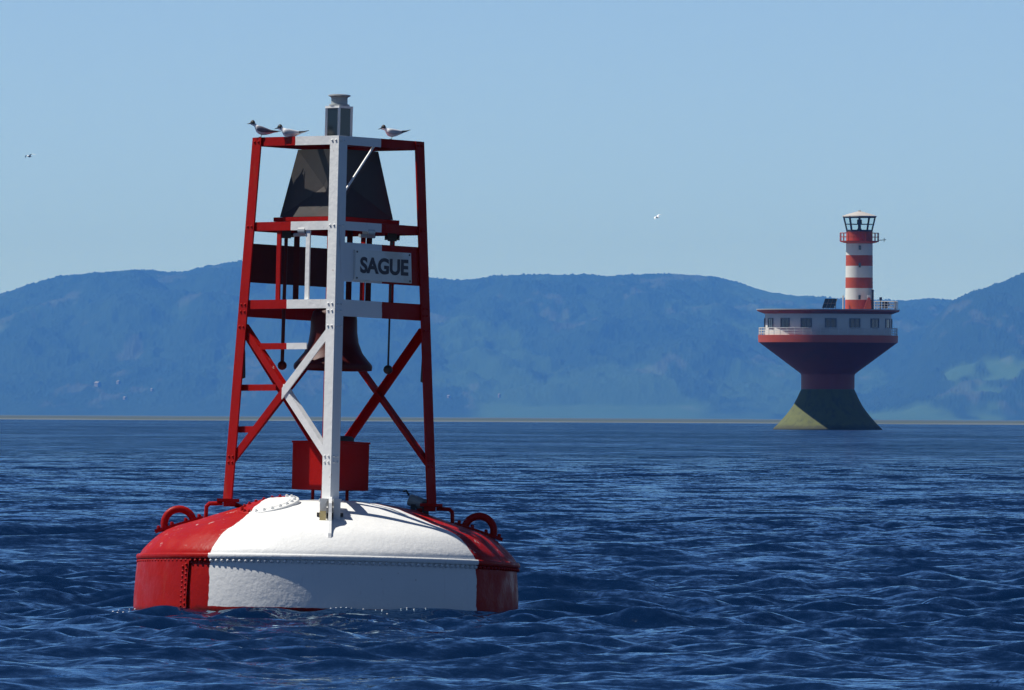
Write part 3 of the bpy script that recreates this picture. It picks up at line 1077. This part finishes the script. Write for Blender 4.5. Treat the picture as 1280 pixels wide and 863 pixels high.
def tern(loc, rz, label, sitting=False, pitch=0.0, scale=1.0, shaded_wing=False):
    """bird faces +x in its own frame, feet at the origin"""
    mw = BUOY_MW @ Matrix.Translation(loc) @ Matrix.Rotation(rz, 4, 'Z') @ Matrix.Diagonal((scale, scale, scale, 1))
    root = empty('tern', mw)
    tag(root, label, 'bird', 'terns perched on the buoy')
    dz = -0.030 if sitting else 0.0
    ca, sa = math.cos(pitch), math.sin(pitch)
    secs = [(-0.150, 0.074, 0.004, 0.003), (-0.115, 0.068, 0.014, 0.007), (-0.080, 0.062, 0.025, 0.018), (-0.048, 0.059, 0.034, 0.029),
            (-0.015, 0.058, 0.039, 0.036), (0.018, 0.062, 0.039, 0.038), (0.042, 0.072, 0.033, 0.034), (0.056, 0.090, 0.024, 0.027),
            (0.063, 0.107, 0.025, 0.026), (0.076, 0.115, 0.025, 0.0255), (0.089, 0.114, 0.021, 0.022), (0.099, 0.109, 0.012, 0.013),
            (0.102, 0.105, 0.0055, 0.006), (0.116, 0.100, 0.0038, 0.004), (0.132, 0.095, 0.0008, 0.0008)]

    def mf(i, s):
        if i >= 11: return 1
        if i >= 7 and s > (-0.25 if i >= 8 else 0.3): return 1
        return 0
    bm = bmesh.new()
    S = []
    for x, z, a, b in secs:
        zz = z - 0.052
        S.append((x * ca - zz * sa * 0.4, 0.052 + zz + x * sa + dz, a, b))
    loft(bm, S, 14, mf)
    obj('body', bm, BM, root, 180)
    for s in (-1, 1):
        bm = bmesh.new()
        W_ = [(0.040, 0.074, 0.030, 0.010, 0.014), (0.020, 0.074, 0.037, 0.008, 0.025), (-0.010, 0.071, 0.039, 0.007, 0.027), (-0.050, 0.069, 0.032, 0.007, 0.020),
              (-0.095, 0.070, 0.020, 0.006, 0.011), (-0.140, 0.078, 0.011, 0.004, 0.005), (-0.180, 0.088, 0.006, 0.002, 0.002)]
        rings = []
        for x, z, y, wy, wz in W_:
            zz = z - 0.052
            X, Zc = x * ca - zz * sa * 0.4, 0.052 + zz + x * sa + dz
            rings.append([bm.verts.new((X, s * (y + wy * math.cos(2 * math.pi * k / 8)), Zc + wz * math.sin(2 * math.pi * k / 8))) for k in range(8)])
        for i, (a, b) in enumerate(zip(rings, rings[1:])):
            for k in range(8):
                f = bm.faces.new((a[k], a[(k + 1) % 8], b[(k + 1) % 8], b[k]))
                f.material_index = 1 if i >= 4 else 0
        bm.faces.new(rings[0][::-1]); bm.faces.new(rings[-1])
        obj('wing', bm, [M_BSHADE if shaded_wing else M_BGREY, M_BDARK], root, 180)
    if not sitting:
        for s in (-1, 1):
            bm = bmesh.new()
            tube(bm, [(0.0, s * 0.012, 0.032), (-0.004, s * 0.012, 0.016), (0.0, s * 0.012, 0.002)], 0.0028, 6)
            for a in (-0.5, 0, 0.5):
                tube(bm, [(0.0, s * 0.012, 0.002), (0.018 * math.cos(a), s * 0.012 + 0.018 * math.sin(a), 0.0015)], 0.002, 5)
            obj('leg', bm, M_BRED, root)
    return root


ZP = ZT + 0.0025
tern((-0.588, -0.045, ZP), rad(178), 'tern standing on the top left corner of the buoy tower', pitch=rad(9), scale=0.86, shaded_wing=True)
tern((-0.375, -0.245, ZP), rad(172), 'tern crouching on the tower beam between the standing tern and the lantern', sitting=True, scale=0.86)
tern((0.405, -0.225, ZP), rad(183), 'tern standing alone on the tower beam right of the lantern', pitch=rad(-2), scale=0.80)


def gull(px, py, dist, bank, head, label, span):
    c = at(px, py, dist)
    root = empty('flying_bird', Matrix.Translation(c) @ Matrix.Rotation(head, 4, 'Z') @ Matrix.Rotation(bank, 4, 'X'))
    tag(root, label, 'bird', 'birds flying over the water')
    bm = bmesh.new()
    loft(bm, [(-0.26, 0.0, 0.05, 0.008), (-0.16, 0.0, 0.035, 0.022), (-0.05, 0.0, 0.055, 0.05), (0.06, 0.0, 0.058, 0.055), (0.15, 0.015, 0.042, 0.045),
              (0.20, 0.02, 0.035, 0.035), (0.235, 0.015, 0.018, 0.018), (0.28, 0.005, 0.003, 0.003)], 12)
    obj('body', bm, M_BGREY, root, 180)
    for s in (-1, 1):
        bm = bmesh.new()
        pts = [(0.02, 0.03, 0.03, 0.11), (0.05, 0.25 * span, 0.12, 0.10), (0.02, 0.55 * span, 0.13, 0.08), (-0.08, 0.8 * span, 0.08, 0.05), (-0.20, span, 0.0, 0.012)]
        prev = None
        for x, y, z, w in pts:
            ring = [bm.verts.new(q) for q in ((x + w, s * y, z), (x, s * y, z + 0.012), (x - w, s * y, z), (x, s * y, z - 0.004))]
            if prev:
                for k in range(4): bm.faces.new((prev[k], prev[(k + 1) % 4], ring[(k + 1) % 4], ring[k]))
            else: bm.faces.new(ring)
            prev = ring
        bm.faces.new(prev)
        obj('wing', bm, M_BWHITE, root, 60)
    return root


gull(37, 196, 1008, rad(12), rad(240), 'small bird flying low in the sky left of the buoy', 0.48)
gull(822, 272, 1150, rad(-28), rad(125), 'faint small bird flying between the buoy and the lighthouse', 0.42)

# ------------------------------------------------------------------ LIGHTHOUSE
LD = 1968.0
PXM = LD / F_PX
LC = at(1034.5, 536.7, LD); LC.z = 0.0
LMW = Matrix.Translation(LC)
house = empty('lighthouse', LMW)
tag(house, 'red and white lighthouse on a flared concrete pier standing out in the sea', 'lighthouse')


def lz(py): return (536.7 - py) * PXM


def lr(px): return px * PXM


def lmat_base():
    m, nt, p, out = new_mat('weedy_concrete')
    g = N(nt)
    co = g.coord()
    x, y, z = g.sep(co)
    c = g.mix(g.noise(co, 0.8, 5, 0.65), (0.065, 0.082, 0.024), (0.115, 0.13, 0.042))
    st = g.smooth(g.noise(g.mapping(co, (1, 1, 0.15)), 1.3, 5, 0.65), 0.45, 0.7)
    c = g.mix(g.math('MULTIPLY', st, 0.8), c, (0.05, 0.06, 0.03))
    weed = g.smooth(g.math('ADD', z, g.math('MULTIPLY', g.noise(co, 0.9, 4), 0.9)), 1.3, 0.6)
    c = g.mix(weed, c, (0.035, 0.04, 0.018))
    nt.links.new(c, p.inputs['Base Color']); p.inputs['Roughness'].default_value = 0.9
    return m


M_LBASE = lmat_base()
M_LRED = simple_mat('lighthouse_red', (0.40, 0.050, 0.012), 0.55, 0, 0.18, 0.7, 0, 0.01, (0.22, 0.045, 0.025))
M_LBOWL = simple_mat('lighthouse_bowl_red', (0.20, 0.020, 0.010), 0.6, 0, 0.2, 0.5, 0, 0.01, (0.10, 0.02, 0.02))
M_LWHITE = simple_mat('lighthouse_white', (0.66, 0.66, 0.62), 0.6, 0, 0.06, 0.8, 0, 0.01, (0.50, 0.46, 0.40))
M_LROOF = simple_mat('lighthouse_roof', (0.40, 0.38, 0.36), 0.7, 0, 0.1, 0.8)
M_LDARK = simple_mat('lighthouse_dark_metal', (0.03, 0.035, 0.04), 0.5, 0.3, 0.2, 2)
M_LFRAME = simple_mat('window_frame_blue_grey', (0.10, 0.12, 0.14), 0.6, 0, 0.2, 2)
M_LGLASS = simple_mat('window_glass_dark', (0.02, 0.03, 0.04), 0.08, 0, 0.2, 1)
m, nt, p, out = new_mat('lantern_glass')
p.inputs['Base Color'].default_value = (0.9, 0.95, 0.95, 1)
p.inputs['Roughness'].default_value = 0.02
p.inputs['Transmission Weight'].default_value = 1.0
p.inputs['IOR'].default_value = 1.05
M_LANT = m

bm = bmesh.new()
lathe(bm, [(0, -3), (lr(74), -3), (lr(68), lz(536)), (lr(60.5), lz(528.5)), (lr(53), lz(520)), (lr(47.5), lz(513)), (lr(43.3), lz(507)),
           (lr(38.5), lz(498)), (lr(33.2), lz(486.5)), (0, lz(486.5))], 64)
obj('pier', bm, M_LBASE, house, 30)
bm = bmesh.new()
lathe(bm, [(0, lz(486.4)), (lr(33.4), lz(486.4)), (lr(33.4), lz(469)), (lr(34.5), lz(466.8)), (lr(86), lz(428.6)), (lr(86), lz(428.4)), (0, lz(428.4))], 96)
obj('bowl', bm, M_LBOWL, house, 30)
bm = bmesh.new()
lathe(bm, [(0, lz(428.3)), (lr(87.2), lz(428.3)), (lr(87.6), lz(419.3)), (lr(86.4), lz(419.2)), (lr(86.2), lz(420.5)), (0, lz(420.5))], 96)
obj('deck_band', bm, M_LRED, house, 30)
bm = bmesh.new()
lathe(bm, [(0, lz(420.4)), (lr(79), lz(420.4)), (lr(79), lz(392.5)), (0, lz(392.5))], 96)
obj('wall', bm, M_LWHITE, house, 30)
for k in range(16):
    ph = rad(1.0 + 22.5 * k)
    d = pol(1, ph, 0); s = pol(1, ph + math.pi / 2, 0)
    zc = (lz(398.8) + lz(410.0)) / 2; hh = (lz(398.8) - lz(410.0)) / 2; hw = lr(6.6)
    bm = bmesh.new()
    c = d * lr(79.1) + UP * zc
    for a in (-1, 1):
        box(bm, c + s * (a * hw), s * 0.07, d * 0.10, UP * (hh + 0.07))
        box(bm, c + UP * (a * hh), s * (hw - 0.07), d * 0.09, UP * 0.07)
    box(bm, c + s * 0.0, s * 0.04, d * 0.07, UP * (hh - 0.07))
    w = obj('window', bm, M_LFRAME, house)
    bm = bmesh.new()
    box(bm, c - d * 0.05, s * (hw - 0.07), d * 0.09, UP * (hh - 0.07))
    obj('pane', bm, M_LGLASS, w)
bm = bmesh.new()
for j in range(48):
    ph = 2 * math.pi * j / 48
    tube(bm, [pol(lr(86.4), ph, lz(420.4)), pol(lr(86.4), ph, lz(410.2))], 0.045, 5)
for zz in (410.2, 413.5, 416.8):
    lathe(bm, [(lr(86.4) - 0.04, lz(zz) - 0.04), (lr(86.4) + 0.04, lz(zz) - 0.04), (lr(86.4) + 0.04, lz(zz) + 0.04), (lr(86.4) - 0.04, lz(zz) + 0.04), (lr(86.4) - 0.04, lz(zz) - 0.04)], 72)
obj('deck_railing', bm, M_LWHITE, house)
bm = bmesh.new()
lathe(bm, [(0, lz(392.6)), (lr(79.8), lz(392.6)), (lr(89.0), lz(389.2)), (lr(89.0), lz(387.8)), (0, lz(387.8))], 96)
obj('roof', bm, M_LRED, house, 25)
bm = bmesh.new()
lathe(bm, [(0, lz(387.75)), (lr(89.7), lz(387.75)), (lr(89.7), lz(386.8)), (0, lz(386.6))], 96)
obj('helicopter_deck', bm, M_LROOF, house, 25)

# light tower, offset to the right
TC = Vector((lr(38.6), lr(6), 0))


def trad(py): return lr(17.4 + (16.5 - 17.4) * (388.2 - py) / 100.0)


tower = empty('light_tower'); tower.parent = house
bands = [388.0, 374.5, 360.0, 346.7, 332.2, 318.8, 304.2, 288.2]
for i in range(7):
    bm = bmesh.new()
    y0, y1 = bands[i], bands[i + 1]
    lathe(bm, [(0, lz(y0) + (0 if i else -0.12)), (trad(y0), lz(y0) + (0 if i else -0.12)), (trad(y1), lz(y1)), (0, lz(y1))], 48, TC)
    obj('band', bm, M_LRED if i % 2 == 0 else M_LWHITE, tower, 30)
for py in (309.5, 331.5, 371.5):
    bm = bmesh.new()
    box(bm, TC + pol(trad(py), 0.01, lz(py)), (0.16, 0, 0), (0, 0.12, 0), (0, 0, 0.30))
    o = obj('slit_window', bm, M_LGLASS, tower)
bm = bmesh.new()
lathe(bm, [(trad(303) - 0.05, lz(303.6)), (lr(19), lz(303.6)), (lr(24.3), lz(302.0)), (lr(24.6), lz(300.8)), (trad(303) - 0.05, lz(300.8))], 48, TC)
gal = obj('gallery', bm, M_LRED, tower, 30)
bm = bmesh.new()
for j in range(20):
    ph = 2 * math.pi * j / 20
    tube(bm, [TC + pol(lr(24.2), ph, lz(300.9)), TC + pol(lr(24.2), ph, lz(291))], 0.05, 5)
for zz in (291, 296):
    r_ = lr(24.2)
    lathe(bm, [(r_ - 0.04, lz(zz) - 0.04), (r_ + 0.04, lz(zz) - 0.04), (r_ + 0.04, lz(zz) + 0.04), (r_ - 0.04, lz(zz) + 0.04), (r_ - 0.04, lz(zz) - 0.04)], 40, TC)
obj('gallery_railing', bm, M_LRED, gal)
bm = bmesh.new()
tube(bm, [TC + Vector((lr(24), 0, lz(300))), TC + Vector((lr(33.5), 0, lz(299.2)))], 0.05, 5)
tube(bm, [TC + Vector((lr(31), 0, lz(302))), TC + Vector((lr(31), 0, lz(297)))], 0.04, 5)
obj('boom', bm, M_LDARK, gal)
# lantern room: sloped glazing between dark mullions
lroom = empty('lantern_room'); lroom.parent = house
zb_, zt_ = lz(288.1), lz(271.0)
rb_, rt_ = lr(16.4), lr(20.6)
bm = bmesh.new()
for j in range(10):
    ph = 2 * math.pi * j / 10 + 0.0
    tube(bm, [TC + pol(rb_, ph, zb_), TC + pol(rt_, ph, zt_)], 0.11, 6)
for f in (0.0, 0.47, 1.0):
    r_ = rb_ + (rt_ - rb_) * f; z_ = zb_ + (zt_ - zb_) * f; w_ = 0.05 if f == 0.47 else 0.12
    lathe(bm, [(r_ - w_, z_ - w_), (r_ + w_, z_ - w_), (r_ + w_, z_ + w_), (r_ - w_, z_ + w_), (r_ - w_, z_ - w_)], 10, TC)
obj('mullions', bm, M_LDARK, lroom)
for j in range(10):
    p0, p1 = 2 * math.pi * j / 10, 2 * math.pi * (j + 1) / 10
    for f0, f1 in ((0.02, 0.46), (0.48, 0.98)):
        bm = bmesh.new()
        q = lambda ph, f, o: TC + pol(rb_ + (rt_ - rb_) * f + o, ph, zb_ + (zt_ - zb_) * f)
        prism(bm, [q(p0, f0, -.01), q(p1, f0, -.01), q(p1, f1, -.01), q(p0, f1, -.01)], [q(p0, f0, .01), q(p1, f0, .01), q(p1, f1, .01), q(p0, f1, .01)])
        obj('pane', bm, M_LANT, lroom)
bm = bmesh.new()
lathe(bm, [(0, zb_), (0.45, zb_), (0.22, zb_ + 0.3), (0.20, zb_ + 0.9), (0.34, zb_ + 0.95), (0.34, zb_ + 1.5), (0.12, zb_ + 1.6), (0, zb_ + 1.62)], 20, TC)
obj('lamp_pedestal', bm, M_LDARK, lroom, 40)
bm = bmesh.new()
lathe(bm, [(0, lz(270.7)), (lr(21.6), lz(270.7)), (lr(21.4), lz(269.6)), (lr(13), lz(266.8)), (lr(4.5), lz(264.4)), (lr(2), lz(264.0)), (lr(2), lz(262.9)), (0, lz(262.7))], 48, TC)
obj('lantern_roof', bm, M_LROOF, lroom, 30)

# things bolted to the roof
zr = lz(386.6)
bm = bmesh.new()
A = Vector((lr(-8.0), -2.0, zr + 0.15)); Bv = Vector((lr(7.0), -2.0, zr + 0.15))
sh = Vector((lr(4.0), 0.9, lz(373.4) - zr - 0.15))
prism(bm, [A, Bv, Bv + sh, A + sh], [q + Vector((-0.03, 0.10, 0.0)) for q in (A, Bv, Bv + sh, A + sh)])
spn = obj('solar_array', bm, M_SOLAR, house)
bm = bmesh.new()
for t in (0.1, 0.5, 0.9):
    q = A.lerp(Bv, t)
    tube(bm, [q + sh * 0.9 + Vector((0, 0.12, 0)), q + Vector((0.4, 1.4, -0.16))], 0.05, 5)
    tube(bm, [q + Vector((0, 0.1, 0.1)), q + Vector((0, 0.1, -0.16))], 0.05, 5)
for t in (0.0, 0.33, 0.66, 1.0):
    q = A.lerp(Bv, t)
    tube(bm, [q + Vector((0, -0.02, 0)), q + sh + Vector((0, -0.02, 0))], 0.035, 4)
tube(bm, [A + sh * 0.5 + Vector((0, -0.02, 0)), Bv + sh * 0.5 + Vector((0, -0.02, 0))], 0.035, 4)
obj('array_stand', bm, M_LDARK, spn)
bm = bmesh.new()
tube(bm, [(lr(18.3), -0.6, zr), (lr(18.3), -0.6, lz(371))], 0.09, 8)
tube(bm, [(lr(18.3), -0.6, lz(371)), (lr(18.3), -0.6, lz(369.5))], 0.14, 8)
obj('vent_post', bm, M_LWHITE, house, 40)
bm = bmesh.new()
tube(bm, [(lr(55.2), -1.0, zr), (lr(55.2), -1.0, lz(363.5))], 0.16, 10)
tube(bm, [(lr(55.2), -1.0, lz(363.5)), (lr(55.2), -1.0, lz(361.8))], [0.22, 0.12], 10)
obj('exhaust_stack', bm, M_LDARK, house, 40)
bm = bmesh.new()
x0, x1 = lr(43.5), lr(53.3)
prism(bm, [(x0, -3.0, zr), (x1, -3.0, zr), (x1 - 0.15, -3.0, lz(372.5)), (x1 - 0.45, -3.0, lz(371.5))],
      [(x0, -1.8, zr), (x1, -1.8, zr), (x1 - 0.15, -1.8, lz(372.5)), (x1 - 0.45, -1.8, lz(371.5))])
hut = obj('stair_hood', bm, M_LRED, house)
bm = bmesh.new()
box(bm, (x1 - 0.35, -2.4, lz(370.5)), (0.22, 0, 0), (0, 0.5, 0), (0, 0, 0.18))
obj('hood_cap', bm, M_LWHITE, hut)
bm = bmesh.new()
for (xa, ya, xb, yb) in ((57, -3.5, 86, -3.5), (86, -3.5, 86, 3.0), (57, 3.0, 86, 3.0)):
    pa, pb = Vector((lr(xa), ya, 0)), Vector((lr(xb), yb, 0))
    if xa == xb and abs(lr(86)) > 0: pa.x = pb.x = lr(84)
    nn_ = 7
    for j in range(nn_ + 1):
        q = pa.lerp(pb, j / nn_)
        tube(bm, [q + UP * zr, q + UP * lz(376.5)], 0.04, 5)
    for zz in (376.5, 380.0, 383.4):
        tube(bm, [pa + UP * lz(zz), pb + UP * lz(zz)], 0.04, 5)
obj('roof_railing', bm, M_LWHITE, house)
bm = bmesh.new()
box(bm, (lr(71), 0.0, lz(381)), (lr(3.4), 0, 0), (0, 0.6, 0), (0, 0, lr(4.2)))
box(bm, (lr(74), -0.2, lz(380)), (lr(2.0), 0, 0.1), (0, 0.4, 0), (-0.1, 0, lr(2.0)))
obj('winch', bm, M_LDARK, house)
bm = bmesh.new()
tube(bm, [(lr(65.5), 0.0, zr), (lr(65.5), 0.0, lz(372.6))], 0.10, 8)
box(bm, (lr(65.5), 0, lz(373)), (0.18, 0, 0), (0, 0.18, 0), (0, 0, 0.2))
obj('davit_post', bm, M_LDARK, house)

# ------------------------------------------------------------------ FAR HOUSES
M_HW = simple_mat('far_house_wall', (0.20, 0.20, 0.20), 0.7, 0, 0.05, 0.3)
M_HR = simple_mat('far_house_roof', (0.16, 0.16, 0.17), 0.6, 0, 0.1, 0.3)


def ground_hit(px, py):
    best = None
    for u, ys, Z in (HB, HA):
        d = at(px, py, 1000.0)
        uu = d.x / 1000.0
        if uu < u[0] or uu > u[-1]: continue
        j = int(round((uu - u[0]) / (u[-1] - u[0]) * (len(u) - 1)))
        for i in range(len(ys)):
            w = at(px, py, float(ys[i]))
            if Z[i, j] >= w.z:
                if best is None or ys[i] < best[1]: best = (w.x, float(ys[i]), float(Z[i, j]))
                break
    return best


HOUSES = [(122, 484, 7.5, 5.2, 'larger white house low on the hillside at far left'),
          (148, 481, 4.6, 3.4, 'small white house just right of the larger one on the left hillside'),
          (190, 490, 3.4, 3.0, 'tiny white house alone on the left hillside nearest the buoy'),
          (156, 501, 4.2, 2.6, 'tiny white house lowest on the left hillside'),
          (624, 498, 3.0, 4.0, 'tiny white house on the slope right of the buoy'),
          (561, 498, 4.0, 2.6, 'tiny white house close beside the buoy tower on the far slope')]
for px, py, w, hgt, lab in HOUSES:
    g_ = ground_hit(px, py)
    if g_ is None: continue
    w *= 1.6; hgt *= 1.5
    root = empty('house', Matrix.Translation((g_[0], g_[1], g_[2] - 0.5)) @ Matrix.Rotation(rad(-48), 4, 'Z'))
    tag(root, lab, 'house', 'houses on the far hillside')
    bm = bmesh.new()
    box(bm, (0, 0, hgt / 2 + 0.5), (w / 2, 0, 0), (0, w * 0.4, 0), (0, 0, hgt / 2 + 0.5))
    obj('wall', bm, M_HW, root)
    bm = bmesh.new()
    z_ = hgt + 1.02
    prism(bm, [(-w / 2 - .3, -w * .45, z_), (-w / 2 - .3, w * .45, z_), (-w / 2 - .3, 0, z_ + w * .28)], [(w / 2 + .3, -w * .45, z_), (w / 2 + .3, w * .45, z_), (w / 2 + .3, 0, z_ + w * .28)])
    obj('roof', bm, M_HR, root)
